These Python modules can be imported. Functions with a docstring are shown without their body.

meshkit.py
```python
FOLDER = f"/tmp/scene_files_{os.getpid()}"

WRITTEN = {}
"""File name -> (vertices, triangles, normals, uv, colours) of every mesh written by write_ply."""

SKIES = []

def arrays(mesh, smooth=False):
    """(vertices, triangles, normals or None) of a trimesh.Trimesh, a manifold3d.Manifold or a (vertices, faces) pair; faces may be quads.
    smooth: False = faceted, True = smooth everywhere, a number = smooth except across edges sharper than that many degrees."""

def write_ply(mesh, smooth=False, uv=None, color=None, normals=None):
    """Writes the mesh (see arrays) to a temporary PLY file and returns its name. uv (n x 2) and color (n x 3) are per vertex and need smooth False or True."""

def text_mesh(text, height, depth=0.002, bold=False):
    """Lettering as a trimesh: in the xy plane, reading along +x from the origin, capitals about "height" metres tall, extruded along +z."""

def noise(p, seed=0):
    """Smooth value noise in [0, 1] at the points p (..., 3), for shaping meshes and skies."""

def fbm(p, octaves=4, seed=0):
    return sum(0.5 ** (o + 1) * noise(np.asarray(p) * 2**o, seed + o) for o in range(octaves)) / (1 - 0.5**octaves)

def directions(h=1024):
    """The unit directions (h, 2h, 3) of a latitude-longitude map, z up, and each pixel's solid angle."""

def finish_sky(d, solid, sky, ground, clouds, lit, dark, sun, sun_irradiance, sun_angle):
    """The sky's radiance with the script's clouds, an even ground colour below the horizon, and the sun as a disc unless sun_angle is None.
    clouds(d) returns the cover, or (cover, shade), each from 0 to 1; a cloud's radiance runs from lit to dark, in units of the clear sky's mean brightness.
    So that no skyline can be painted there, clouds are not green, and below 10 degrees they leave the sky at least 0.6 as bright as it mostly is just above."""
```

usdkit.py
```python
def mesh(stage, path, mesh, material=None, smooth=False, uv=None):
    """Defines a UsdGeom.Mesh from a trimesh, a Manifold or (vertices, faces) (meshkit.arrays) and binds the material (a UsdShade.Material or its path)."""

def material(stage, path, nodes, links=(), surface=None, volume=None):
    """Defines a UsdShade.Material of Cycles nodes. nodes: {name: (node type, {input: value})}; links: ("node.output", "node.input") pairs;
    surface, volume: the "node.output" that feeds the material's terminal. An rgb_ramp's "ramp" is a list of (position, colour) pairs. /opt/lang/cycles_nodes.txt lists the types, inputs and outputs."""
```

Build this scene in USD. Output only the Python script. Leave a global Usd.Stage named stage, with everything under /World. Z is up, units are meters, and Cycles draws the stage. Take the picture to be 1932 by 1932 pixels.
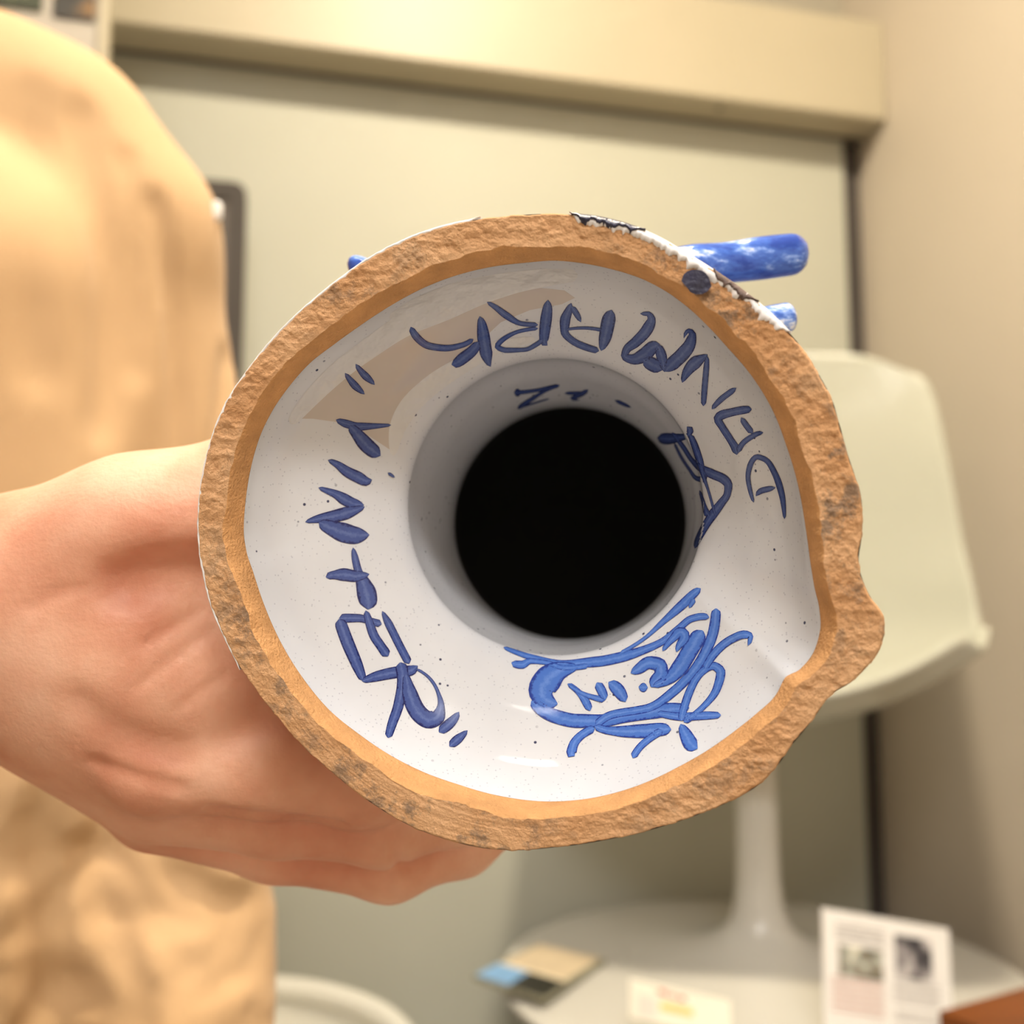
import math, random
import numpy as np, trimesh, shapely
from shapely.geometry import Polygon
from scipy.interpolate import PchipInterpolator, CubicSpline
from scipy.ndimage import map_coordinates, gaussian_filter
import usdkit, meshkit
from pxr import Usd, UsdGeom, UsdLux, UsdShade, Gf, Sdf

random.seed(7); rng = np.random.default_rng(7)
stage = Usd.Stage.CreateInMemory()
UsdGeom.SetStageUpAxis(stage, UsdGeom.Tokens.z); UsdGeom.SetStageMetersPerUnit(stage, 1.0)
UsdGeom.Xform.Define(stage, '/World'); UsdGeom.Scope.Define(stage, '/World/Looks')

# ------------------------------------------------------------------ camera
W, FPX, PITCH = 1932.0, 1900.0, math.radians(5.8)
CAM = np.array([0, 0, 1.02])
FW = np.array([0, math.cos(PITCH), math.sin(PITCH)]); UP = np.array([0, -math.sin(PITCH), math.cos(PITCH)]); RT = np.array([1.0, 0, 0])
cam = UsdGeom.Camera.Define(stage, '/World/Camera')
cam.AddTranslateOp().Set(Gf.Vec3d(*CAM)); cam.AddRotateXOp().Set(90 + math.degrees(PITCH))
cam.CreateHorizontalApertureAttr(36.0); cam.CreateVerticalApertureAttr(36.0)
cam.CreateFocalLengthAttr(36.0 * FPX / W); cam.CreateClippingRangeAttr(Gf.Vec2f(0.01, 100))
cam.CreateFocusDistanceAttr(0.226); cam.CreateFStopAttr(9.5)
cam.CreateExposureAttr(-0.14)

# ------------------------------------------------------------------ lights
def rect_light(name, pos, target, w, h, watts, col):
    l = UsdLux.RectLight.Define(stage, '/World/' + name)
    l.CreateWidthAttr(w); l.CreateHeightAttr(h); l.CreateIntensityAttr(watts); l.CreateColorAttr(Gf.Vec3f(*col))
    z = np.array(pos, float) - np.array(target, float); z /= np.linalg.norm(z)
    x = np.cross([0, 1, 0] if abs(z[2]) > .99 else [0, 0, 1], z); x /= np.linalg.norm(x); y = np.cross(z, x)
    m = Gf.Matrix4d(*x, 0, *y, 0, *z, 0, *map(float, pos), 1)
    l.AddTransformOp().Set(m)
    return l
WARM = (1.0, .86, .66); NEUT = (1.0, .97, .95)
rect_light('ceiling_spot_light', (.20, .52, 2.70), (.25, .95, 0), .14, .14, 760, WARM)
rect_light('ceiling_spot_light_001', (-.12, -.18, 2.78), (-.12, -.17, 0), .36, .36, 40, NEUT)
rect_light('ceiling_spot_light_002', (.10, -1.5, 2.78), (.10, -1.49, 0), .70, .50, 62, NEUT)  # added unseen fill light from behind the camera
rect_light('ceiling_spot_light_003', (-.80, .62, 2.70), (-.5, .6, .5), .16, .16, 50, WARM)
# dim, even room light
dome = UsdLux.DomeLight.Define(stage, '/World/room_sky'); dome.CreateIntensityAttr(0.02); dome.CreateColorAttr(Gf.Vec3f(1, .95, .88))

# ------------------------------------------------------------------ helpers
def Q(px, py, d):
    px, py, d = np.broadcast_arrays(np.asarray(px, float), np.asarray(py, float), np.asarray(d, float))
    return CAM + d[..., None] * (FW + RT * ((px - 966) / FPX)[..., None] - UP * ((py - 966) / FPX)[..., None])
def ray(px, py): return Q(px, py, 1.0) - CAM

_used = {}
def numbered(path):
    n = _used.get(path, 0); _used[path] = n + 1
    return path if n == 0 else f'{path}_{n:03d}'
_loc = {}
def setdata(p, label=None, cat=None, group=None, kind=None):
    for k, v in (('label', label), ('category', cat), ('group', group), ('kind', kind)):
        if v: p.SetCustomDataByKey(k, v)
def thing(name, label, cat, loc=(0, 0, 0), group=None):
    path = numbered('/World/' + name)
    x = UsdGeom.Xform.Define(stage, path); x.AddTranslateOp().Set(Gf.Vec3d(*map(float, loc)))
    _loc[path] = np.array(loc, float); setdata(x.GetPrim(), label, cat, group)
    return path
def part(parent, name, mesh, mat, smooth=40, uv=None, label=None, kind=None):
    """mesh in world coordinates, made a child of parent."""
    path = numbered(f'{parent}/{name}')
    root = '/World/' + parent.split('/')[2]; off = _loc.get(root, np.zeros(3))
    if isinstance(mesh, (tuple, list)): mesh = trimesh.Trimesh(*tri(mesh), process=False)
    mesh = mesh.copy(); mesh.apply_translation(-off)
    m = usdkit.mesh(stage, path, mesh, mat, smooth=smooth, uv=uv)
    setdata(m.GetPrim(), label, None, None, kind)
    return path
def single(name, mesh, mat, label=None, cat=None, kind=None, smooth=40, loc=None):
    path = numbered('/World/' + name)
    if loc is not None: mesh = mesh.copy(); mesh.apply_translation(-np.array(loc, float))
    m = usdkit.mesh(stage, path, mesh, mat, smooth=smooth)
    if loc is not None: UsdGeom.Xformable(m).AddTranslateOp().Set(Gf.Vec3d(*map(float, loc)))
    setdata(m.GetPrim(), label, cat, None, kind); return path
def tri(m):
    v, f = np.asarray(m[0], float), np.asarray(m[1], int)
    if f.shape[1] == 4: f = np.vstack([f[:, [0, 1, 2]], f[:, [0, 2, 3]]])
    return v, f
def grid_mesh(P, wrap_u=False, flip=False):
    """P (n, m, 3): rows n, columns m (wrapping along m when wrap_u)."""
    n, m = P.shape[:2]; I = np.arange(n * m).reshape(n, m)
    J = np.roll(I, -1, 1) if wrap_u else I[:, 1:]
    a = I if wrap_u else I[:, :-1]
    q = np.stack([a[:-1], J[:-1], J[1:], a[1:]], -1).reshape(-1, 4)
    if flip: q = q[:, ::-1]
    return trimesh.Trimesh(*tri((P.reshape(-1, 3), q)), process=False)
def box(lo, hi, bev=.002):
    import manifold3d as mf
    lo, hi = np.minimum(lo, hi), np.maximum(lo, hi)
    b = min(bev, *( (hi - lo) * .45))
    c = (np.array(lo) + hi) / 2; e = (np.array(hi) - lo) / 2
    pts = []
    for s in np.ndindex(2, 2, 2):
        s = np.array(s) * 2 - 1
        for k in range(3):
            o = e - b; o[k] = e[k]; pts.append(c + s * o)
    h = trimesh.convex.convex_hull(np.array(pts)); return h
def lathe(prof, c, n=64):
    a = np.arange(n) / n * 2 * np.pi; prof = np.array(prof, float)
    P = np.stack([c[0] + prof[:, :1] * np.cos(a), c[1] + prof[:, :1] * np.sin(a), c[2] + prof[:, 1:] + 0 * a], -1)
    return grid_mesh(P, True)
def tube(pts, rad, n=14, caps=True):
    p = np.array(pts, float); r = np.broadcast_to(rad, (len(p),)).astype(float)
    t = np.gradient(p, axis=0); t /= np.linalg.norm(t, axis=1, keepdims=True)
    a = np.cross(t, [0.13, .2, .97]); a /= np.linalg.norm(a, axis=1, keepdims=True); b = np.cross(t, a)
    if caps:
        p = np.vstack([p[:1] - t[:1] * r[0] * .001, p, p[-1:]]); r = np.r_[1e-5, r, 1e-5]; a = np.vstack([a[:1], a, a[-1:]]); b = np.vstack([b[:1], b, b[-1:]])
    ang = np.arange(n) / n * 2 * np.pi
    P = p[:, None] + r[:, None, None] * (np.cos(ang)[None, :, None] * a[:, None] + np.sin(ang)[None, :, None] * b[:, None])
    return grid_mesh(P, True)
def spline(pts, n):
    p = np.array(pts, float); d = np.r_[0, np.cumsum(np.linalg.norm(np.diff(p[:, :2], axis=0), axis=1) + 1e-9)]
    return PchipInterpolator(d, p)(np.linspace(0, d[-1], n)), d[-1]

# ---- signed distance fields and surface nets
def capsule(p, a, b, ra, rb):
    a, b = np.asarray(a, np.float32), np.asarray(b, np.float32)
    ba = b - a; t = np.clip(((p - a) @ ba) / max(float(ba @ ba), 1e-12), 0, 1)
    return np.linalg.norm(p - a - t[..., None] * ba, axis=-1) - (ra + (rb - ra) * t)
def ellipsoid(p, c, r):
    q = (p - np.asarray(c, np.float32)); r = np.asarray(r, np.float32)
    k0 = np.linalg.norm(q / r, axis=-1); k1 = np.linalg.norm(q / (r * r), axis=-1)
    return k0 * (k0 - 1) / np.maximum(k1, 1e-9)
def smin(a, b, k):
    h = np.maximum(k - np.abs(a - b), 0) / k
    return np.minimum(a, b) - h * h * k * .25
def make_grid(lo, hi, h):
    ax = [np.arange(l, u + h, h, dtype=np.float32) for l, u in zip(lo, hi)]
    return np.stack(np.meshgrid(*ax, indexing='ij'), -1)
def surface_nets(V, lo, h):
    s = V < 0; nx, ny, nz = V.shape
    cnt = np.zeros((nx - 1, ny - 1, nz - 1)); acc = np.zeros((nx - 1, ny - 1, nz - 1, 3))
    corners = [(i, j, k) for i in (0, 1) for j in (0, 1) for k in (0, 1)]
    sl = lambda c: V[c[0]:nx - 1 + c[0], c[1]:ny - 1 + c[1], c[2]:nz - 1 + c[2]]
    for a in corners:
        for ax in range(3):
            if a[ax]: continue
            b = list(a); b[ax] = 1
            va, vb = sl(a), sl(b); m = (va < 0) != (vb < 0)
            t = np.where(m, va / np.where(m, va - vb, 1), 0)
            for c in range(3):
                acc[..., c] += np.where(m, a[c] + (t if c == ax else 0), 0)
            cnt += m
    act = cnt > 0; idx = -np.ones(act.shape, int); idx[act] = np.arange(act.sum())
    pos = np.argwhere(act) + acc[act] / cnt[act][:, None]
    verts = np.asarray(lo) + pos * h
    faces = []
    for ax in range(3):
        u, v = (ax + 1) % 3, (ax + 2) % 3
        sa = [slice(None)] * 3; sb = [slice(None)] * 3; sa[ax] = slice(0, -1); sb[ax] = slice(1, None)
        A, B = s[tuple(sa)], s[tuple(sb)]
        e = np.argwhere(A != B); e = e[(e[:, u] > 0) & (e[:, v] > 0) & (e[:, u] < V.shape[u] - 1) & (e[:, v] < V.shape[v] - 1)]
        if not len(e): continue
        def cell(du, dv):
            q = e.copy(); q[:, u] -= du; q[:, v] -= dv; return idx[q[:, 0], q[:, 1], q[:, 2]]
        q = np.stack([cell(1, 1), cell(0, 1), cell(0, 0), cell(1, 0)], 1)
        fl = ~A[tuple(e.T)]; q[fl] = q[fl][:, ::-1]
        faces.append(q)
    q = np.vstack(faces)
    return trimesh.Trimesh(*tri((verts, q)), process=False)
def fuse(p, prims, k):
    d = None
    for q in prims:
        kk = k if len(q) < 6 else q[5]
        e = q[0](p) if callable(q[0]) else capsule(p, q[0], q[1], q[2], q[3])
        d = e if d is None else smin(d, e, kk)
    return d

# ------------------------------------------------------------------ materials
def M(name, nodes, links=(), surface='p.BSDF'): return usdkit.material(stage, '/World/Looks/' + name, nodes, links, surface=surface)
def plain(name, col, rough=.5, var=.06, scale=6.0, bump=0.0, bscale=200.0, spec=.5, **kw):
    c = np.array(col); n = {'tc': ('texture_coordinate', {}), 'n': ('noise_texture', {'scale': scale, 'detail': 4.0}),
        'r': ('rgb_ramp', {'ramp': [(.3, tuple(c * (1 - var))), (.7, tuple(np.minimum(c * (1 + var), 1)))]}),
        'p': ('principled_bsdf', {'roughness': rough, 'specular_ior_level': spec, **kw})}
    l = [('tc.object', 'n.vector'), ('n.fac', 'r.fac'), ('r.color', 'p.base_color')]
    if bump:
        n['bn'] = ('noise_texture', {'scale': bscale, 'detail': 3.0}); n['b'] = ('bump', {'strength': 1.0, 'distance': bump})
        l += [('tc.object', 'bn.vector'), ('bn.fac', 'b.height'), ('b.normal', 'p.normal')]
    return M(name, n, l)
def srgb(r, g, b):
    c = np.array([r, g, b]) / 255.0; return tuple(np.where(c < .04045, c / 12.92, ((c + .055) / 1.055) ** 2.4))

m_panel = plain('back_panel_paint', (.48, .485, .405), .55, .02, 3)
m_wall = plain('wall_paint', (.60, .53, .43), .6, .03, 2)
m_upper_shaded = plain('shaded_upper_wall', (.40, .37, .30), .6, .03, 2)  # wall colour darkened to paint in the unlit part above the beam
m_beam = plain('beam_paint', (.47, .42, .305), .45, .03, 4)
m_strip = plain('dark_recess_colour', (.07, .06, .055), .4, .1, 4)  # dark colour stands in for the shade inside gaps and holes
m_floor = plain('floor_grey', (.32, .29, .25), .5, .08, 5)
m_ceil = plain('ceiling_white', (.75, .72, .66), .8, .02, 2)
m_white = plain('white_plastic', (.72, .71, .64), .12, .01, 3)
m_white2 = plain('cream_plastic', (.46, .465, .385), .18, .01, 3, spec=.3)
m_base = plain('white_enamel', (.59, .575, .52), .18, .01, 3)
m_plinth = plain('plinth_paint', (.45, .43, .37), .6, .02, 3)
m_paper = plain('white_paper', (.86, .84, .80), .6, .01, 30)
m_teak = M('orange_teak', {'tc': ('texture_coordinate', {}), 'mp': ('mapping', {'scale': (4, 60, 60)}), 'n': ('noise_texture', {'scale': 1.5, 'detail': 6.0}),
    'r': ('rgb_ramp', {'ramp': [(.3, (.12, .030, .003)), (.7, (.20, .052, .005))]}), 'p': ('principled_bsdf', {'roughness': .35})},
    [('tc.object', 'mp.vector'), ('mp.vector', 'n.vector'), ('n.fac', 'r.fac'), ('r.color', 'p.base_color')])
m_dark = plain('dark_grey_board', (.10, .078, .058), .5, .05, 8)
m_darkrim = plain('dark_grey_rim', (.055, .045, .038), .7, .05, 8)

# ------------------------------------------------------------------ room
AL = math.radians(13.4); TT = np.array([math.cos(AL), math.sin(AL), 0]); NN = np.array([math.sin(AL), -math.cos(AL), 0])
K = np.array([.668, 1.842, 0.0])
def rm(t, n, z): return K + TT * t + NN * n + np.array([0, 0, z])
def rbox(t0, t1, n0, n1, z0, z1, bev=.002):
    b = box((t0, n0, z0), (t1, n1, z1), bev); v = b.vertices
    w = K + v[:, :1] * TT + v[:, 1:2] * NN + np.array([0, 0, 1]) * v[:, 2:]
    f = b.faces[:, ::-1]     # (t, n, z) is left handed
    return trimesh.Trimesh(w, f, process=False)
def on_plane(px, py, n):
    d = ray(px, py); s = ((K + NN * n - CAM) @ NN) / (d @ NN); return CAM + s * d
ZB = on_plane(1688, 229, .085)[2]; ZT = on_plane(1692, 45, .085)[2]
H = 2.8
single('floor', rbox(-3.2, .3, -.3, 4.2, -.1, 0), m_floor, kind='structure')
single('ceiling', rbox(-3.2, .3, -.3, 4.2, H, H + .1), m_ceil, kind='structure')
wb = thing('wall_back', None, None, K); setdata(stage.GetPrimAtPath(wb), kind='structure')
part(wb, 'wall_slab', rbox(-3.2, .3, -.3, -.05, 0, H), m_upper_shaded)
part(wb, 'back_panel', rbox(-3.0, -.040, -.05, 0, 0, ZB + .02), m_panel)
single('wall_right', rbox(0, .3, -.3, 4.2, 0, H), m_wall, kind='structure')
single('wall_left', rbox(-3.2, -3.0, -.05, 4.2, 0, H), m_wall, kind='structure')
single('wall_front', rbox(-3.0, 0, 4.0, 4.2, 0, H), m_wall, kind='structure')
single('gap_shade_1', rbox(-.040, 0, -.05, -.012, 0, ZB), m_strip, kind='structure')  # dark strip painted in for the shaded gap beside the wall
bm = thing('ceiling_beam', 'long cream painted boxed beam along the top of the back wall', 'beam', rm(-1.5, .04, ZB))
part(bm, 'beam_face', rbox(-3.0, -.001, 0.006, .085, ZB, ZT, .004), m_beam)
scr = on_plane(1360, 205, .06); 
c = trimesh.creation.cylinder(.006, .004, sections=20); c.apply_translation((*(rm(0, 0, 0) + TT * ((scr - K) @ TT) + NN * .055)[:2], ZB))
part(bm, 'screw_hole', c, m_strip)  # dark disc standing in for the shade of a screw hole
part(bm, 'beam_gap_shade', rbox(-3.0, -.001, 0, .006, ZB - .004, ZT), m_strip)  # dark strip standing in for the shaded seam behind the beam

# ------------------------------------------------------------------ pot
O = Q(1010, 1005, .21); A = Q(1080, 985, .30) - O; A /= np.linalg.norm(A)
E1 = RT - A * (RT @ A); E1 /= np.linalg.norm(E1); E2 = np.cross(E1, A); E2 = E2 if E2 @ UP > 0 else -E2
def to_plane(px, py, s):
    d = ray(np.asarray(px, float), np.asarray(py, float)); k = ((O + A * s - CAM) @ A) / (d @ A)
    p = CAM + k[..., None] * d - O; return np.stack([p @ E1, p @ E2], -1)
def pot(u, v, s):
    u, v, s = np.broadcast_arrays(u, v, s); return O + u[..., None] * E1 + v[..., None] * E2 + s[..., None] * A
OUT = [(376,1000),(378,940),(385,890),(396,845),(412,795),(437,745),(468,700),(503,655),(555,600),(620,543),(660,513),(700,486),(760,455),(830,429),(900,414),(980,406),(1060,404),(1120,409),(1180,423),(1240,447),(1300,482),(1350,513),(1400,548),(1440,580),(1480,618),(1520,666),(1548,712),(1566,745),(1582,795),(1597,850),(1612,895),(1625,940),(1627,970),(1626,1010),(1620,1050),(1622,1075),(1632,1105),(1645,1130),(1660,1150),(1669,1172),(1666,1205),(1650,1240),(1630,1265),(1602,1290),(1575,1306),(1555,1326),(1530,1362),(1500,1398),(1458,1455),(1430,1482),(1400,1500),(1300,1543),(1240,1562),(1150,1583),(1050,1598),(980,1604),(900,1598),(840,1583),(760,1551),(700,1514),(640,1468),(580,1415),(530,1360),(490,1310),(450,1250),(420,1190),(400,1140),(387,1090),(379,1045)]
INN = [(460,1000),(464,940),(474,880),(490,825),(514,775),(545,730),(585,685),(630,650),(680,614),(740,575),(800,543),(860,520),(920,505),(990,496),(1050,492),(1100,497),(1150,507),(1200,522),(1250,546),(1300,582),(1340,620),(1380,664),(1420,712),(1458,775),(1485,845),(1503,905),(1516,970),(1526,1040),(1536,1105),(1546,1150),(1547,1190),(1536,1228),(1510,1262),(1480,1280),(1463,1312),(1425,1348),(1385,1380),(1340,1412),(1270,1452),(1180,1490),(1100,1508),(1030,1512),(950,1503),(880,1485),(800,1457),(740,1427),(680,1387),(620,1338),(570,1277),(530,1212),(500,1145),(478,1080),(465,1040)]
NA = 1800; TH = np.arange(NA) / NA * 2 * np.pi
def polar(pts, s, k=1.0):
    q = to_plane(*np.array(pts, float).T, s); th = np.arctan2(q[:, 1], q[:, 0]); r = np.hypot(q[:, 0], q[:, 1])
    o = np.argsort(th); th, r = th[o], r[o]; th3 = np.r_[th[-4:] - 2 * np.pi, th, th[:4] + 2 * np.pi]; r3 = np.r_[r[-4:], r, r[:4]]
    f = PchipInterpolator(th3, r3); return lambda a: f((np.asarray(a) + np.pi) % (2 * np.pi) - np.pi)
fO, fI = polar(OUT, .0012), polar(INN, .006)
S0, S1, S2 = .006, .036, .108
# inner surface: section centre and radius against depth
def ringpx(cx, cy, r, s):
    c = to_plane(np.array([cx]), np.array([cy]), s)[0]; e = to_plane(np.array([cx + r]), np.array([cy]), s)[0]; return c[0], c[1], abs(e[0] - c[0])
c1, c2 = ringpx(1043, 957, 284, S1), ringpx(1082, 996, 236, S2)
ks = np.array([S0, .014, .024, S1, .054, .078, S2])
cu = PchipInterpolator(ks, [0, c1[0] * .2, c1[0] * .6, c1[0], c1[0] + (c2[0] - c1[0]) * .2, c1[0] + (c2[0] - c1[0]) * .6, c2[0]])
cv = PchipInterpolator(ks, [0, c1[1] * .2, c1[1] * .6, c1[1], c1[1] + (c2[1] - c1[1]) * .2, c1[1] + (c2[1] - c1[1]) * .6, c2[1]])
wk = PchipInterpolator(ks, [1, .84, .42, .0, 0, 0, 0])             # share of the rim's own outline left
rt = PchipInterpolator(ks, [c1[2], c1[2], c1[2], c1[2], c1[2] * .965, c1[2] * .93, c2[2]])
def r_in(th, s):
    s = np.clip(s, S0, S2); w = wk(s); return w * fI(th) + (1 - w) * rt(s)
def hit(px, py, smax=S2):
    """points where the camera's view meets the glazed inside (used to trace the brush strokes)."""
    px, py = np.asarray(px, float).ravel(), np.asarray(py, float).ravel(); d = ray(px, py); nd = d @ A
    def g(s):
        k = ((O - CAM) @ A + s) / nd; p = CAM + k[:, None] * d - O; u, v = p @ E1 - cu(s), p @ E2 - cv(s)
        return np.hypot(u, v) - r_in(np.arctan2(v, u), s)
    lo = np.full(len(px), S0); hi = np.full(len(px), smax); done = np.zeros(len(px), bool); prev = lo.copy()
    for s in np.linspace(S0, smax, 120)[1:]:
        o = (g(np.full(len(px), s)) > 0) & ~done; lo[o] = prev[o]; hi[o] = s; done |= o; prev[:] = s
    lo[~done] = smax - .0005
    for _ in range(22):
        m = (lo + hi) / 2; o = g(m) > 0; hi = np.where(o, m, hi); lo = np.where(o, lo, m)
    k = ((O - CAM) @ A + lo) / nd; return CAM + k[:, None] * d, d / np.linalg.norm(d, axis=1, keepdims=True)

def clay(name, c1_, c2_, dirt, rough_scale):
    return M(name, {'tc': ('texture_coordinate', {}), 'n1': ('noise_texture', {'scale': 60.0, 'detail': 6.0}), 'n2': ('noise_texture', {'scale': 150.0, 'detail': 5.0, 'roughness': .7}),
        'n4': ('noise_texture', {'scale': 22.0, 'detail': 3.0}), 'n3': ('noise_texture', {'scale': rough_scale, 'detail': 6.0, 'roughness': .65}),
        'r1': ('rgb_ramp', {'ramp': [(.32, c1_), (.68, c2_)]}), 'r2': ('rgb_ramp', {'ramp': [(.51, (0, 0, 0)), (.62, (1, 1, 1))]}), 'r4': ('rgb_ramp', {'ramp': [(.40, (0, 0, 0)), (.62, (1, 1, 1))]}),
        'mu': ('math', {'math_type': 'multiply'}), 'mu2': ('math', {'math_type': 'multiply', 'value2': .75}),
        'mx': ('mix_color', {'b': dirt}), 'b': ('bump', {'strength': 1.0, 'distance': .0009}), 'p': ('principled_bsdf', {'roughness': .9, 'specular_ior_level': .2})},
        [('tc.object', 'n1.vector'), ('tc.object', 'n2.vector'), ('tc.object', 'n3.vector'), ('tc.object', 'n4.vector'), ('n1.fac', 'r1.fac'), ('n2.fac', 'r2.fac'), ('n4.fac', 'r4.fac'), ('r2.color', 'mu.value1'), ('r4.color', 'mu.value2'),
         ('mu.value', 'mu2.value1'), ('mu2.value', 'mx.fac'), ('r1.color', 'mx.a'), ('mx.result', 'p.base_color'), ('n3.fac', 'b.height'), ('b.normal', 'p.normal')])
m_clay = clay('terracotta', (.66, .345, .155), (.86, .52, .28), (.22, .165, .125), 1500.0)
m_chamfer = plain('smooth_terracotta', (.66, .345, .14), .9, .14, 160, .0005, 1500, .2)
m_glaze = M('white_glaze', {'tc': ('texture_coordinate', {}), 'v': ('voronoi_texture', {'scale': 330.0}), 'sp': ('rgb_ramp', {'ramp': [(.09, (1, 1, 1)), (.14, (0, 0, 0))]}),
    'v2': ('voronoi_texture', {'scale': 800.0}), 'sp2': ('rgb_ramp', {'ramp': [(.10, (1, 1, 1)), (.20, (0, 0, 0))]}),
    'n': ('noise_texture', {'scale': 35.0, 'detail': 3.0}), 'r': ('rgb_ramp', {'ramp': [(.3, (.63, .642, .672)), (.7, (.70, .712, .738))]}),
    'nm': ('noise_texture', {'scale': 70.0}), 'rm': ('rgb_ramp', {'ramp': [(.52, (0, 0, 0)), (.58, (1, 1, 1))]}), 'mm': ('math', {'math_type': 'multiply'}), 'm2': ('math', {'math_type': 'multiply', 'value2': .3}),
    'mx': ('mix_color', {'b': (.05, .055, .11)}), 'my': ('mix_color', {'b': (.15, .16, .25)}), 'bn': ('noise_texture', {'scale': 45.0, 'detail': 2.0}), 'b': ('bump', {'strength': .5, 'distance': .0006}),
    'p': ('principled_bsdf', {'roughness': .09, 'specular_ior_level': .5})},
    [('tc.object', 'v.vector'), ('tc.object', 'v2.vector'), ('tc.object', 'n.vector'), ('tc.object', 'nm.vector'), ('tc.object', 'bn.vector'), ('v.distance', 'sp.fac'), ('v2.distance', 'sp2.fac'), ('n.fac', 'r.fac'), ('nm.fac', 'rm.fac'),
     ('sp.color', 'mm.value1'), ('rm.color', 'mm.value2'), ('mm.value', 'mx.fac'), ('sp2.color', 'm2.value1'), ('m2.value', 'my.fac'), ('r.color', 'my.a'), ('my.result', 'mx.a'), ('mx.result', 'p.base_color'), ('bn.fac', 'b.height'), ('b.normal', 'p.normal')])
m_hollow = plain('painted_dark_inside', (.010, .009, .009), .9, .1, 40)  # near-black colour stands in for the unlit hollow
def paint(name, dark, mid, light):
    return M(name, {'uv': ('texture_coordinate', {}), 'sx': ('separate_xyz', {}), 'd': ('math', {'math_type': 'subtract', 'value2': .5}), 'ab': ('math', {'math_type': 'absolute'}),
        'n': ('noise_texture', {'scale': 900.0, 'detail': 5.0, 'roughness': .75}), 'ns': ('math', {'math_type': 'multiply_add', 'value2': .52, 'value3': -.27}), 'ad': ('math', {'math_type': 'add'}),
        'r': ('rgb_ramp', {'ramp': [(.0, light), (.16, mid), (.34, mid), (.43, dark), (.6, dark)]}), 'p': ('principled_bsdf', {'roughness': .12})},
        [('uv.UV', 'sx.vector'), ('sx.x', 'd.value1'), ('d.value', 'ab.value1'), ('uv.object', 'n.vector'), ('n.fac', 'ns.value1'), ('ab.value', 'ad.value1'), ('ns.value', 'ad.value2'), ('ad.value', 'r.fac'), ('r.color', 'p.base_color')])
m_blue = paint('cobalt_brush_paint', (.010, .013, .10), (.048, .080, .26), (.10, .145, .36))
m_blue2 = paint('light_cobalt_brush_paint', (.018, .045, .28), (.065, .165, .54), (.12, .24, .62))

pt = thing('ceramic_piece', 'hollow ceramic piece held up to show its terracotta rim and white inside lettered in blue', 'pottery', O)
# rim: outer lip, rough broken face, smooth inner chamfer
Ro, Ri = fO(TH), fI(TH)
ring = np.stack([np.cos(TH), np.sin(TH)], -1)
jit = meshkit.fbm(np.c_[ring * 9, 0 * TH], 4, 3) - .5
chip = meshkit.fbm(np.c_[ring * 40, 0 * TH], 3, 5) - .5
fe = np.clip(.79 + .22 * jit + .035 * chip, .55, .93)                       # where the face breaks into the chamfer
fs = np.linspace(0, 1, 46)
rr = Ro[None] + chip[None] * .0006 * (1 - fs[:, None]) + (Ri - Ro)[None] * (fs[:, None] * fe[None])
face = pot(rr * ring[:, 0], rr * ring[:, 1], 0 * rr)
smoothzone = np.exp(-((np.angle(np.exp(1j * (TH - math.radians(245)))) / .62) ** 2))
amp = (.00115 - .0009 * smoothzone)[None] * np.minimum(1, 4 * fs * (1 - fs) + .25)[:, None]
nz = meshkit.fbm(face * 620, 5, 11) - .5; n2 = np.abs(meshkit.fbm(face * 420, 4, 21) - .5)
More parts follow.
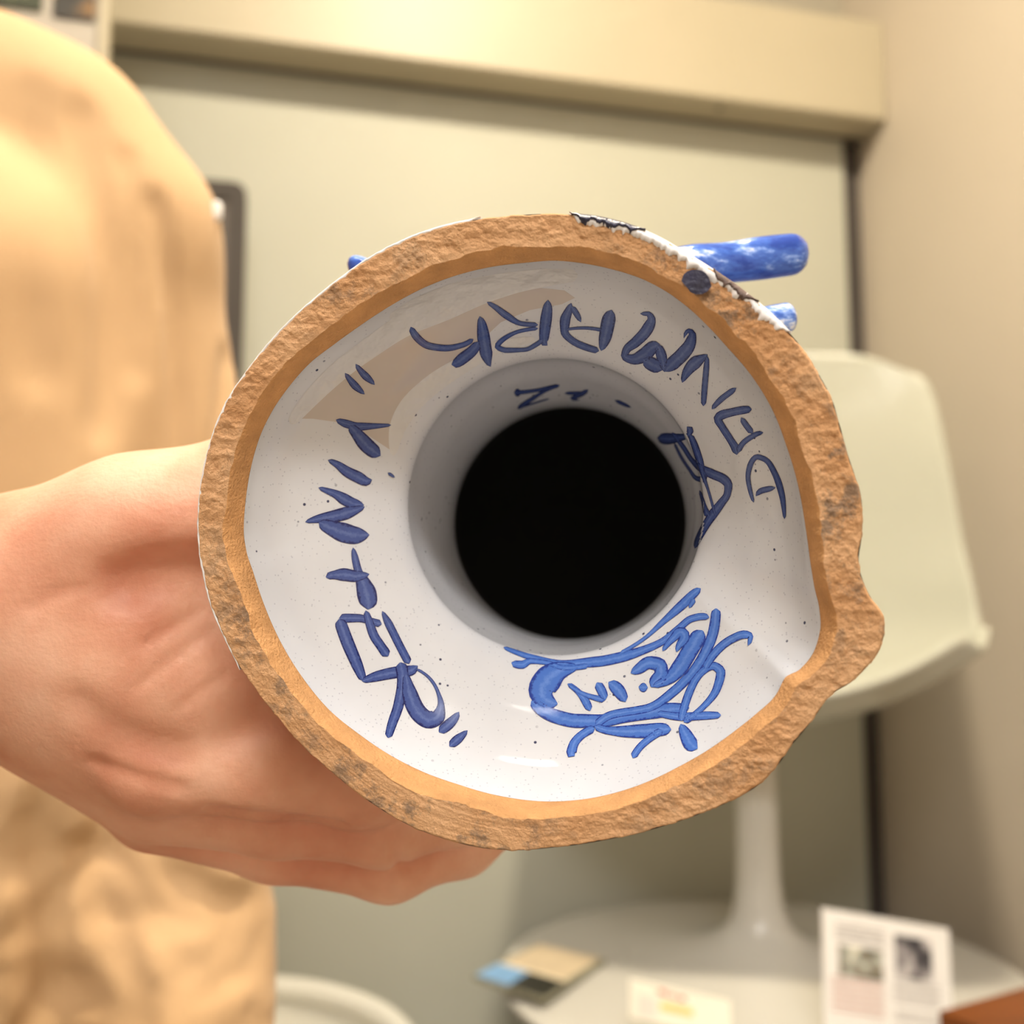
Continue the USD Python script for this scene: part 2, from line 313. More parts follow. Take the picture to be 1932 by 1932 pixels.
streak = (meshkit.noise(np.stack([rr * 3200, TH[None] * 9 + 0 * rr, 0 * rr], -1), 4) - .5) * .00022 * smoothzone[None]
dep = amp * (1.2 * nz - 1.1 * n2 + .12) + streak + .0012 * np.exp(-(fs[:, None] / .04) ** 2)
face = face + A * dep[..., None]
part(pt, 'clay_rim', grid_mesh(face, True, True), m_clay, smooth=True)
fs2 = np.linspace(0, 1, 12); r2 = Ro + (Ri - Ro) * fe
rr2 = r2[None] + (Ri - r2)[None] * fs2[:, None]; d2 = dep[-1][None] * (1 - fs2[:, None]) ** 2 + .0062 * (fs2[:, None] ** 1.25)
ch = pot(rr2 * ring[:, 0], rr2 * ring[:, 1], d2)
part(pt, 'inner_chamfer', grid_mesh(ch, True, True), m_chamfer, smooth=True)
# glazed inside
ss = np.r_[np.linspace(S0, S1, 60), np.linspace(S1, S2, 50)[1:]]; th = TH[::2]; T2, SS = np.meshgrid(th, ss)
ri = r_in(T2, SS); gl = pot(ri * np.cos(T2) + cu(SS), ri * np.sin(T2) + cv(SS), SS)
part(pt, 'inner_glaze', grid_mesh(gl, True, True), m_glaze, smooth=True)
# hollow beyond the throat, its darkness painted in
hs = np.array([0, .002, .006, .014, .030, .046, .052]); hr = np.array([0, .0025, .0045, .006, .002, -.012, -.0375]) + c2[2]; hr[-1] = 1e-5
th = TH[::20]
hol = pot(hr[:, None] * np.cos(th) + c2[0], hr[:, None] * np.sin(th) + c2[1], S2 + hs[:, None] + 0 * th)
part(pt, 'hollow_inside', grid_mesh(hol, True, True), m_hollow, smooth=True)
# outer wall
m_outer = plain('outer_glaze', (.78, .76, .76), .12, .04, 40)
osz = np.array([.0012, .004, .02, .045, .075, .105, .135, .160, .175, .181]); of = np.array([1.0, 1.002, 1.0, .985, .94, .88, .80, .66, .40, .005])
lam = np.clip(osz / .09, 0, 1)[:, None]; th = TH[::5]; base = fO(th); mean = base.mean()
orr = of[:, None] * ((1 - lam) * base + lam * mean)
ow = pot(orr * np.cos(th) + c2[0] * lam * .9, orr * np.sin(th) + c2[1] * lam * .9, osz[:, None] + 0 * th)
part(pt, 'outer_glaze', grid_mesh(ow, True), m_outer, smooth=True)
# pale glaze line along the rim's outer edge
def edge_line(a0, a1, wid, mat, name, dz=-.0003, seed=0, lab=None):
    a = np.linspace(math.radians(a0), math.radians(a1), 200); w = wid * (.45 + 1.0 * meshkit.fbm(np.c_[np.cos(a) * 60, np.sin(a) * 60, 0 * a + seed], 3, seed))
    w *= np.minimum(1, np.minimum(a - a[0], a[-1] - a) / .04 + .05)
    r0 = fO(a) + .0003; rows = []
    for f, h in ((0, .0025), (.02, .0006), (.35, dz), (.7, dz), (1, .0004)):
        r = r0 - f * w; rows.append(pot(r * np.cos(a), r * np.sin(a), h + 0 * a + (.0004 * np.exp(-((r0 - r) / .0009) ** 2) if 0 < f < 1 else 0)))
    part(pt, name, grid_mesh(np.array(rows), False, True), mat, smooth=True, label=lab)
edge_line(38, 84, .0026, m_outer, 'glaze_edge', -.0004, 1)
edge_line(100, 205, .0010, m_outer, 'glaze_edge', -.0001, 2)
m_stain = plain('dark_blue_stain', (.025, .026, .06), .35, .4, 200, .0004, 700)
m_brown = plain('brown_stain', (.13, .085, .07), .7, .3, 200, .0004, 700)
edge_line(70, 84, .0022, m_stain, 'dark_glaze_stain', -.0007, 3, 'dark blue-black smear of glaze on the rim edge')
edge_line(46, 56, .0024, m_brown, 'dark_glaze_stain', -.0006, 4, 'brown scorch on the rim edge')

# brush strokes
_n = [0]
def stroke_mesh(pts, on='glaze', h=.00010):
    p = np.array([(q + (10,))[:3] for q in pts], float); c, L = spline(p, 4)
    n = max(6, int(L / 5)); c, L = spline(p, n)
    t = np.gradient(c[:, :2], axis=0); t /= np.linalg.norm(t, axis=1, keepdims=True) + 1e-9; nn = np.c_[-t[:, 1], t[:, 0]]
    w = c[:, 2] * .54 + .25; s = np.linspace(0, L, n); e = np.minimum(s, L - s); w = w * np.sqrt(np.clip(1 - (1 - np.clip(e / np.maximum(w, 1), 0, 1)) ** 2, .02, 1))
    cols = np.array([-1, -.92, -.5, 0, .5, .92, 1]); hh = np.ones(7) * h + _n[0] * 1.5e-6; _n[0] += 1
    px = c[:, None, 0] + nn[:, None, 0] * cols * w[:, None]; py = c[:, None, 1] + nn[:, None, 1] * cols * w[:, None]
    if on == 'glaze':
        P, d = hit(px, py)
    else:
        uvp = to_plane(px.ravel(), py.ravel(), on); P = pot(uvp[:, 0], uvp[:, 1], np.full(len(uvp), on)); d = P - CAM; d /= np.linalg.norm(d, axis=1, keepdims=True)
    P = P - d * np.tile(hh, n)[:, None]
    m = grid_mesh(P.reshape(n, 7, 3)); uv = np.stack(np.broadcast_arrays(cols[None] * .5 + .5, s[:, None] / 100), -1).reshape(-1, 2)
    if np.mean(m.face_normals @ FW) > 0: m.faces = m.faces[:, ::-1]
    return m, uv
def letter(name, strokes, mat=None, **kw):
    ms = [stroke_mesh(s) for s in strokes]
    v = np.vstack([m.vertices for m, _ in ms]); o = np.cumsum([0] + [len(m.vertices) for m, _ in ms])
    f = np.vstack([m.faces + o[i] for i, (m, _) in enumerate(ms)])
    part(pt, name, trimesh.Trimesh(v, f, process=False), mat or m_blue, smooth=True, uv=np.vstack([u for _, u in ms]), **kw)

# glaze drips, and a thin glaze patch with shade painted into its lower part
m_drip = plain('thick_glaze_drip', (.68, .675, .67), .06, .03, 120, .0012, 160)
m_thin_shade = plain('thin_glaze_shade', (.56, .50, .45), .10, .04, 60)
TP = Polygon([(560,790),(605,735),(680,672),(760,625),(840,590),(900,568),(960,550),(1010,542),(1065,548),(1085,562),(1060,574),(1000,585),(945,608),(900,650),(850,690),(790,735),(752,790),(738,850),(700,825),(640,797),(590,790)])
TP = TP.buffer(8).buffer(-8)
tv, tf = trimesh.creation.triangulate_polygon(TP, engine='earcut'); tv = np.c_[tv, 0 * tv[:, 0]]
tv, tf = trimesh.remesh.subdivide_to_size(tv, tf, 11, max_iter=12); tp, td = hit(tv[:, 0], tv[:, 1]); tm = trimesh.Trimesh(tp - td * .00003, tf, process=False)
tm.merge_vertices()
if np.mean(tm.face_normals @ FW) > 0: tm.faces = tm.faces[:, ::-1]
part(pt, 'thin_glaze_shade', tm, m_thin_shade, smooth=True, label='beige patch of thin glaze with shade painted into its lower part')
for d_ in ([(548,800,14),(575,765,26),(640,700,34),(700,655,36),(760,615,40),(840,580,44),(920,548,40),(1000,528,34),(1090,520,20)],
           [(735,600,10),(790,575,26),(860,550,30),(940,530,24),(1040,512,10)],
           [(742,860,8),(748,815,26),(770,770,34),(810,730,34),(870,690,30),(940,655,22),(1010,640,8)]):
    sm, su = stroke_mesh(d_, h=.00006); part(pt, 'glaze_drip', sm, m_drip, smooth=True, uv=su)

L = letter
L('letter_v', [[(634,792,6),(655,800,14),(676,805,14),(705,804,10),(738,802,4)], [(660,803,14),(673,818,20),(690,838,26),(706,852,24),(718,860,6)]])
L('letter_i', [[(619,868,6),(636,876,12),(655,890,18),(675,900,20),(692,908,16),(702,905,4)]])
L('letter_n', [[(601,920,5),(617,926,10),(633,932,14),(650,942,20),(670,951,18),(687,953,4)], [(688,956,5),(672,962,14),(650,969,22),(625,975,20),(600,979,14),(576,985,4)], [(602,985,16),(625,996,26),(649,1005,34),(672,1010,30),(697,1009,4)]])
L('letter_t', [[(666,1033,4),(670,1053,12),(676,1078,14),(685,1100,26),(692,1120,34),(695,1140,30),(694,1150,8)], [(615,1089,12),(628,1085,14),(648,1084,22),(670,1087,20),(697,1083,4)]])
L('letter_e', [[(640,1167,16),(675,1166,14),(700,1172,12),(720,1178,14)], [(640,1168,20),(655,1210,22),(672,1250,20),(686,1284,12)], [(683,1285,8),(715,1275,18),(750,1268,20),(775,1265,18),(788,1256,6)], [(721,1153,4),(735,1180,14),(755,1220,14),(772,1252,14)], [(690,1152,8),(696,1172,14),(706,1200,16),(718,1218,16),(732,1238,18)]])
L('letter_r', [[(755,1250,22),(760,1282,20),(752,1330,18),(740,1365,16),(732,1392,12)], [(785,1262,4),(811,1280,5),(826,1305,6),(832,1330,12),(826,1352,26),(810,1358,30),(790,1345,30),(775,1315,28),(768,1285,16),(766,1272,10)]])
L('quotation_mark', [[(671,687,5),(680,699,10),(690,710,13),(700,719,9),(707,726,3)], [(651,704,5),(660,716,10),(670,728,13),(680,737,9),(688,744,3)]])
L('quotation_mark', [[(828,1381,12),(845,1368,18),(858,1355,14),(866,1343,4)], [(848,1408,10),(862,1396,16),(875,1385,10),(882,1378,4)]])
L('letter_k', [[(775,617,8),(786,636,13),(810,653,12),(842,657,11),(873,651,9),(893,640,8)], [(905,597,5),(909,612,16),(913,640,22),(917,665,22),(922,685,10),(926,692,3)], [(903,645,12),(893,660,18),(875,675,20),(857,687,14),(852,688,6)]])
L('letter_r', [[(919,570,5),(935,580,9),(955,595,12),(985,611,8),(1015,613,8)], [(1034,566,4),(1033,580,16),(1030,605,20),(1027,630,18),(1026,645,14),(1033,652,4)], [(1015,620,6),(981,625,6),(950,640,8),(938,653,9),(955,661,9),(990,660,7),(1012,650,8),(1025,640,8)]])
L('letter_a', [[(1078,572,4),(1072,588,14),(1066,605,18),(1065,625,14),(1080,643,12),(1105,655,12),(1130,662,10)], [(1078,578,8),(1088,593,10),(1096,608,3)], [(1154,585,10),(1148,605,24),(1142,635,22),(1134,662,6)], [(1068,622,4),(1100,619,5),(1143,625,6)]])
L('letter_m', [[(1208,592,6),(1222,592,8),(1229,602,14),(1222,620,20),(1200,645,18),(1182,660,14),(1178,672,12),(1195,678,18),(1215,670,24),(1232,655,22),(1245,650,10)], [(1213,678,14),(1235,690,24),(1250,698,10)], [(1240,650,10),(1248,672,18),(1252,690,12),(1254,702,5)], [(1254,701,5),(1270,685,24),(1288,668,24),(1302,648,20),(1306,630,12),(1300,624,8),(1290,638,5)]])
L('letter_n', [[(1287,722,4),(1296,702,16),(1312,684,22),(1326,675,12),(1335,669,4)], [(1334,672,6),(1332,700,10),(1329,735,10),(1327,766,8)], [(1343,772,6),(1362,752,10),(1378,740,10),(1389,732,4)]])
L('letter_a', [[(1418,772,10),(1400,774,14),(1380,778,14),(1360,784,16),(1354,790,14),(1362,805,12),(1378,830,12),(1388,848,14),(1390,858,6)], [(1398,788,8),(1408,803,10),(1420,818,10)], [(1392,854,10),(1400,838,9),(1418,824,9),(1430,818,8),(1440,816,4)]])
L('letter_d', [[(1422,948,4),(1415,925,7),(1411,900,8),(1415,878,9),(1428,862,9),(1445,868,9),(1460,890,10),(1470,915,11),(1477,945,9),(1480,979,4)], [(1426,936,4),(1436,926,10),(1448,923,10),(1463,920,3)]])
L('painted_monogram', [[(1240,826,14),(1258,828,20),(1280,826,14),(1300,820,8),(1302,812,12),(1296,805,5)], [(1268,816,6),(1290,845,8),(1305,868,8),(1320,882,12),(1345,895,16),(1365,904,16),(1374,916,14),(1372,932,12),(1360,950,14),(1345,970,16),(1335,985,14),(1322,1008,12),(1315,1022,10),(1311,1035,4)],
  [(1302,820,8),(1312,845,12),(1320,870,12),(1326,895,8),(1336,925,4),(1346,960,4),(1350,974,3)], [(1272,835,4),(1285,862,5),(1300,885,5),(1315,903,8),(1326,905,10),(1330,890,8)], [(1320,925,5),(1326,945,6),(1332,965,10),(1338,975,14)]])
L('painted_numeral', [[(970,741,12),(976,741,14),(983,741,12)], [(975,741,8),(1010,737,6),(1035,732,7),(1056,727,6)], [(1056,727,6),(1030,737,5),(1005,752,7),(985,765,8),(976,772,4)], [(976,771,3),(1010,760,3),(1037,752,2)]])
L('painted_numeral', [[(1065,742,3),(1080,742,6),(1098,742,6),(1108,735,7)], [(1110,735,6),(1095,745,8),(1078,752,5),(1095,755,3)]])
L('painted_dash', [[(1160,755,6),(1175,762,6),(1191,769,3)]])
L('painted_tick', [[(732,892,4),(738,896,5),(745,901,2)]])
L('painted_cartouche', [
  [(950,1221,5),(970,1229,8),(1003,1240,10),(1065,1252,12),(1128,1248,18),(1170,1240,18),(1215,1226,14),(1250,1210,12),(1280,1186,12),(1305,1167,12),(1325,1163,12),(1338,1165,8)],
  [(1170,1232,6),(1215,1205,6),(1252,1172,10),(1289,1139,16),(1310,1119,14),(1322,1110,6)], [(1310,1130,10),(1300,1147,5)],
  [(965,1250,10),(985,1254,14),(1000,1247,10),(1030,1250,8),(1065,1260,8),(1110,1255,10)],
  [(1090,1259,10),(1060,1264,30),(1034,1282,48),(1022,1303,46),(1030,1320,34),(1052,1328,12)],
  [(1003,1322,14),(1024,1340,22),(1050,1352,24),(1090,1360,24),(1130,1360,22),(1180,1350,24),(1230,1342,26),(1270,1338,22),(1300,1335,12)],
  [(1351,1148,16),(1347,1186,18),(1332,1228,18),(1308,1266,16),(1270,1305,16),(1225,1335,14),(1150,1350,14),(1124,1368,14)],
  [(1122,1370,12),(1148,1378,14),(1180,1380,20),(1215,1379,24),(1250,1376,22),(1266,1376,12)],
  [(1122,1374,14),(1098,1386,14),(1082,1405,16),(1078,1422,18),(1084,1426,10)], [(1250,1378,14),(1222,1396,12),(1205,1412,12),(1194,1430,12)],
  [(1284,1366,8),(1294,1386,22),(1304,1404,26),(1316,1412,12)], [(1240,1345,10),(1290,1352,14),(1330,1350,14),(1360,1349,10)],
  [(1285,1360,12),(1297,1315,14),(1322,1270,12),(1345,1256,14),(1360,1268,16),(1352,1300,14),(1325,1335,10),(1290,1362,12)],
  [(1330,1262,12),(1352,1228,14),(1380,1206,14),(1405,1197,14),(1416,1200,10),(1411,1218,6)]], m_blue2)
L('letter_n', [[(1071,1290,8),(1092,1306,10),(1106,1325,14),(1113,1341,10)], [(1073,1292,6),(1108,1312,8),(1142,1320,12)], [(1126,1288,16),(1136,1305,16),(1142,1320,12)]], m_blue2)
L('painted_numeral', [[(1148,1287,12),(1165,1300,22),(1177,1318,16),(1180,1324,8)]], m_blue2)
L('painted_dot', [[(1205,1296,10),(1215,1297,16),(1222,1297,10)]], m_blue2)
L('painted_numeral', [[(1190,1270,6),(1205,1262,18),(1225,1250,22),(1245,1255,24),(1248,1270,24),(1236,1286,22),(1228,1296,10)], [(1232,1294,8),(1262,1280,20),(1285,1255,28),(1300,1230,28),(1316,1204,28),(1326,1190,20)]], m_blue2)
L('painted_numeral', [[(1250,1228,6),(1268,1206,12),(1285,1192,18),(1292,1200,18),(1280,1220,10),(1276,1230,4)]], m_blue2)
# dark glaze blob on the rim face
sm, su = stroke_mesh([(1286,530,14),(1300,528,34),(1315,532,42),(1332,538,34),(1342,540,14)], on=-.0002, h=.0008)
part(pt, 'dark_glaze_spot', sm, m_stain, smooth=True, uv=su, label='blue-black drop of glaze on the rim')
# blue branches
m_branch = M('blue_white_glaze', {'tc': ('texture_coordinate', {}), 'mp': ('mapping', {'scale': (1, 2.5, 2.5)}), 'n': ('noise_texture', {'scale': 90.0, 'detail': 5.0, 'roughness': .65}),
    'r': ('rgb_ramp', {'ramp': [(.36, (.03, .07, .34)), (.52, (.07, .16, .55)), (.58, (.24, .38, .78)), (.64, (.78, .82, .92))]}), 'p': ('principled_bsdf', {'roughness': .06})},
    [('tc.object', 'mp.vector'), ('mp.vector', 'n.vector'), ('n.fac', 'r.fac'), ('r.color', 'p.base_color')])
def branch(pts):
    c, _ = spline([(x, y, d, r) for x, y, d, r in pts], 40); e = np.linspace(0, 1, 40)
    r = c[:, 3] * np.sqrt(np.clip(1 - np.clip((e - .90) / .10, 0, 1) ** 2, .0, 1)); part(pt, 'blue_branch', tube(Q(c[:, 0], c[:, 1], c[:, 2]), np.maximum(r, 2e-5), 28), m_branch, smooth=True)
branch([(1200,560,.268,.0062),(1300,505,.270,.0060),(1370,496,.272,.0055),(1440,487,.273,.0058),(1500,480,.274,.0056),(1527,478,.274,.0052)])
branch([(1360,640,.262,.0042),(1440,610,.265,.0042),(1480,600,.266,.0040),(1502,595,.266,.0036)])
branch([(760,570,.268,.0036),(700,515,.270,.0030),(672,500,.271,.0026),(655,497,.271,.0022)])

# ------------------------------------------------------------------ person
m_skin = M('skin', {'tc': ('texture_coordinate', {}), 'n': ('noise_texture', {'scale': 28.0, 'detail': 4.0}), 'n2': ('noise_texture', {'scale': 140.0, 'detail': 4.0}),
    'r': ('rgb_ramp', {'ramp': [(.30, (.53, .20, .115)), (.50, (.66, .335, .215)), (.68, (.74, .44, .305))]}), 'bn': ('noise_texture', {'scale': 700.0, 'detail': 4.0, 'roughness': .6}), 'ad': ('math', {'math_type': 'add'}),
    'b': ('bump', {'strength': .6, 'distance': .00035}),
    'p': ('principled_bsdf', {'roughness': .5, 'specular_ior_level': .35, 'subsurface_weight': .22, 'subsurface_scale': .004, 'subsurface_radius': (1.0, .35, .2)})},
    [('tc.object', 'n.vector'), ('tc.object', 'n2.vector'), ('tc.object', 'bn.vector'), ('n.fac', 'r.fac'), ('r.color', 'p.base_color'), ('bn.fac', 'ad.value1'), ('n2.fac', 'ad.value2'), ('ad.value', 'b.height'), ('b.normal', 'p.normal')])
m_jacket = plain('tan_cotton', (.55, .36, .19), .85, .06, 9, .0004, 900, .2, sheen_weight=.15)
m_trouser = plain('dark_trousers', (.05, .05, .06), .9, .1, 20)
m_shoe = plain('brown_shoe', (.10, .06, .04), .5, .1, 20)
m_hair = plain('black_hair', (.02, .016, .013), .5, .3, 90, .001, 300)

SHL, SHR = Q(216, 455, .60), Q(-1150, 190, .46)
ELL, WRL = Q(310, 1250, .60), Q(350, 2150, .52)
ELR, WRR = Q(-750, 1300, .40), Q(-40, 1170, .278)
chest = (SHL + SHR) / 2; hipc = np.array([chest[0] - .01, chest[1] + .06, .93]); neck = chest + np.array([0, .02, .075]); head = neck + np.array([.01, -.02, .165])
sd = SHL - SHR; sd /= np.linalg.norm(sd); fd = np.cross(sd, [0, 0, 1]); fd = fd if fd[1] < 0 else -fd; fd[2] = 0; fd /= np.linalg.norm(fd)
pz = np.array([0, 0, 1.0])
hipL, hipR = hipc + sd * .09, hipc - sd * .09
# hand
J = lambda x, y, d: Q(x, y, d)
hand = [
  # forearm and wrist
  (ELR + (WRR - ELR) * .25, J(-40,1112,.276), .036, .0185), (ELR + (WRR - ELR) * .25, J(-40,1190,.281), .036, .0175),
  (J(-40,1112,.276), J(70,1085,.268), .0180, .0185), (J(-40,1190,.281), J(100,1258,.276), .0175, .0180),
  # thumb
  (J(70,1078,.268), J(250,1008,.262), .0180, .0172), (J(250,1008,.262), J(375,992,.262), .0170, .0154), (J(375,992,.262), J(575,845,.268), .0146, .0122), (J(575,845,.268), J(690,660,.276), .0120, .0095),
  # palm and the web of the thumb
  (J(100,1200,.270), J(260,1260,.268), .0235, .0235), (J(260,1260,.268), J(390,1300,.268), .0225, .0190), (J(300,1130,.270), J(420,1190,.280), .0170, .0160), (J(390,1270,.272), J(520,1370,.276), .0170, .0130),
  (J(120,1310,.276), J(300,1430,.268), .0175, .0150), (J(120,1315,.285), J(300,1490,.284), .0175, .0140), (J(120,1320,.292), J(290,1515,.300), .0165, .0120),
]
fingers = [
  [(300,1432,.260,.0142),(500,1450,.262,.0120),(680,1480,.266,.0108),(850,1470,.282,.0096),(985,1462,.288,.0082)],
  [(300,1492,.275,.0138),(520,1530,.276,.0118),(722,1556,.279,.0108),(872,1528,.293,.0094),(1000,1490,.298,.0080)],
  [(300,1518,.292,.0132),(520,1585,.293,.0112),(735,1626,.295,.0108),(872,1588,.306,.0096),(992,1510,.312,.0080)],
  [(290,1500,.312,.0120),(480,1560,.314,.0100),(640,1590,.316,.0092),(760,1560,.322,.0084),(860,1510,.325,.0074)]]
fine_h = .00115
lo, hi = np.array([-.215, .205, .845]), np.array([.03, .36, 1.085])
G = make_grid(lo, hi, fine_h)
d = fuse(G, hand, .016)
for fg in fingers:
    q = None
    for (x0, y0, d0, r0), (x1, y1, d1, r1) in zip(fg[:-1], fg[1:]):
        e = capsule(G, J(x0, y0, d0), J(x1, y1, d1), r0, r1); q = e if q is None else smin(q, e, .005)
    d = smin(d, q, .0035)
def sdf_hit(px, py):
    """depth of the hand's surface under the view through a pixel: where the skin creases are cut."""
    k = np.linspace(.2, .36, 320); P = Q(px, py, k); v = map_coordinates(d, ((P - lo) / fine_h).T, order=1, cval=.05)
    i = np.argmax(v < 0); return P[i] if v[i] < 0 else None
creases = [([(235,1098),(290,1082),(340,1076),(385,1074),(420,1072)], .0050, .0065), ([(180,1440),(230,1458),(290,1474),(340,1486)], .0016, .0022), ([(150,1330),(230,1385),(330,1420)], .0040, .0022),
  ([(746,1578),(743,1600),(748,1622),(766,1640)], .0014, .0022), ([(700,1585),(697,1610)], .0010, .0011), ([(715,1580),(712,1615)], .0010, .0011), ([(734,1655),(731,1672),(735,1690)], .0014, .0020),
  ([(400,1528),(470,1536),(560,1545),(640,1556)], .0016, .0020), ([(395,1190),(410,1220),(425,1250)], .0009, .0011), ([(255,1300),(330,1240),(400,1190)], .0010, .0009), ([(330,1340),(400,1290),(430,1270)], .0010, .0009), ([(270,1220),(330,1180),(380,1150)], .0010, .0009), ([(60,1150),(110,1120),(200,1105)], .0015, .0008), ([(300,1010),(350,1040),(385,1050)], .0010, .0005)]
cut = np.zeros_like(d)
for pl, rad, dep_ in creases:
    P = [sdf_hit(*spline([(x, y) for x, y in pl], 9)[0][i]) for i in range(9)]; P = [p for p in P if p is not None]
    for a, b in zip(P[:-1], P[1:]):
        if np.linalg.norm(a - b) > .02: continue
        mnn = np.minimum(a, b) - 4 * rad; mxx = np.maximum(a, b) + 4 * rad
        i0 = np.maximum(((mnn - lo) / fine_h).astype(int), 0); i1 = np.minimum(((mxx - lo) / fine_h).astype(int) + 2, G.shape[:3])
        sl = tuple(slice(x, y) for x, y in zip(i0, i1)); cd = capsule(G[sl], a, b, 0, 0)
        cut[sl] = np.maximum(cut[sl], dep_ * np.exp(-(cd / (rad * 1.1)) ** 2))
d = d + cut
# the hand follows the pot's outer wall
rel = G - O.astype(np.float32); su_, u_, v_ = rel @ A, rel @ E1, rel @ E2
lamg = np.clip(su_ / .09, 0, 1); rad_o = PchipInterpolator(osz, of)(np.clip(su_, .0012, .18)) * mean
potd = np.hypot(u_ - c2[0] * lamg * .9, v_ - c2[1] * lamg * .9) - rad_o - .0002
d = np.where(su_ > 0, np.maximum(d, -potd), d)
del rel, su_, u_, v_, lamg, rad_o, potd, cut
d[0] = np.maximum(d[0], .001)
hand_mesh = surface_nets(gaussian_filter(d, .55), lo, fine_h); del d, G
hand_mesh = max(hand_mesh.split(only_watertight=False), key=lambda m: len(m.faces))
# rest of the body, coarse
blo, bhi = np.array([-.85, .15, -.01]), np.array([-.02, 1.0, 1.80]); bh = .009
G = make_grid(blo, bhi, bh)
def bodyprims(g):
    kneeL, kneeR = np.array([*(hipL + fd * .02)[:2], .50]), np.array([*(hipR + fd * .03)[:2], .50]); anL, anR = kneeL * [1, 1, 0] + [0, .02, .09], kneeR * [1, 1, 0] + [0, .02, .09]
    P = [(chest - pz * .06 + sd * .07, hipc + sd * .05, .085 + g, .085 + g), (chest - pz * .06 - sd * .07, hipc - sd * .05, .085 + g, .085 + g), (SHR - pz * .02, SHL - pz * .02, .045 + g, .045 + g), (chest - pz * .02, neck, .07, .055),
         (SHL, ELL, .034 + g, .032 + g), (ELL, WRL, .032 + g, .028 + g), (SHR, ELR, .046 + g, .040 + g), (ELR, ELR + (WRR - ELR) * .32, .040 + g, .037 + g)]
    return P, (kneeL, kneeR, anL, anR)
P, (kL, kR, aL, aR) = bodyprims(0)
P += [(hipL, kL, .085, .058), (kL, aL, .055, .036), (hipR, kR, .085, .058), (kR, aR, .055, .036), (aL, aL + fd * .15 - pz * .045, .036, .028), (aR, aR + fd * .15 - pz * .045, .036, .028),
      (neck, head - pz * .05, .055, .055), (WRL, WRL - pz * .08, .028, .024), (WRL - pz * .07, WRL - pz * .16, .024, .012)]
d = fuse(G, P, .03)
d = smin(d, ellipsoid(G, head, (.077, .095, .115)), .03); d = smin(d, capsule(G, head - pz * .06 + fd * .03, head - pz * .085 + fd * .055, .05, .035), .03)
d = smin(d, capsule(G, head + fd * .088 + pz * .01, head + fd * .108 - pz * .03, .010, .014), .012)
for s_ in (-1, 1):
    d = smin(d, ellipsoid(G, head + sd * .078 * s_ - pz * .005, (.014, .02, .032)), .008); d = np.maximum(d, -(capsule(G, head + sd * .032 * s_ + fd * .098 + pz * .015, head + sd * .034 * s_ + fd * .098 + pz * .015, .012, .012)))
    d = smin(d, capsule(G, head + sd * .032 * s_ + fd * .078 + pz * .012, head + sd * .033 * s_ + fd * .078 + pz * .012, .013, .013), .004)
d = np.maximum(d, -capsule(G, head - sd * .02 - pz * .06 + fd * .094, head + sd * .02 - pz * .06 + fd * .094, .004, .004))
body_coarse = surface_nets(gaussian_filter(d, .5), blo, bh); del d, G
ps = thing('person', 'person in a tan jacket holding out the ceramic piece with a bare hand', 'person', (hipc[0], hipc[1], 0))
body = trimesh.util.concatenate([body_coarse, hand_mesh])
part(ps, 'body', body, m_skin, smooth=True)
# jacket
jlo, jhi = np.array([-.80, .22, .66]), np.array([-.06, .86, 1.50]); jh = .0048
G = make_grid(jlo, jhi, jh)
P, _ = bodyprims(.016)
P = P[:2] + [(SHR, Q(-40, 226, .585), .060, .0575), (Q(-40, 226, .585), Q(92, 288, .59), .0575, .0578), (Q(92, 288, .59), SHL, .0578, .0605)] + [(chest - pz * .06 - sd * .02, neck - pz * .04, .092, .064)] + P[4:]
P[6] = (SHL, ELL, .0605, .056); P[7] = (ELL, WRL, .056, .050); P[8] = (SHR, ELR, .060, .056); P[9] = (ELR, ELR + (WRR - ELR) * .30, .056, .052)
P[0] = (P[0][0], P[0][1] + sd * .035 - pz * .20, .104, .118); P[1] = (P[1][0], P[1][1] - sd * .035 - pz * .20, .104, .118)
d = fuse(G, P, .022)
s_ax = G @ sd.astype(np.float32); f_ax = G @ fd.astype(np.float32); z = G[..., 2]
fold = (meshkit.fbm(np.stack([s_ax * 22, f_ax * 14, z * 3.0], -1), 3, 2) - .5) * .028
crump = (np.abs(meshkit.fbm(np.stack([s_ax * 26 + z * 14, f_ax * 20, z * 30], -1), 3, 9) - .5)) * .040 * np.exp(-((z - (ELL[2] - .10)) / .11) ** 2)
d = d - fold * np.clip((1.36 - z) / .15, .15, 1) + crump
d = np.maximum(d, .70 - z)
def jk_hit(px, py):
    k = np.linspace(.40, .80, 300); P_ = Q(px, py, k); v = map_coordinates(d, ((P_ - jlo) / jh).T, order=1, cval=.05)
    i = np.argmax(v < 0); return P_[i] if v[i] < 0 else None
groove = np.zeros_like(d)
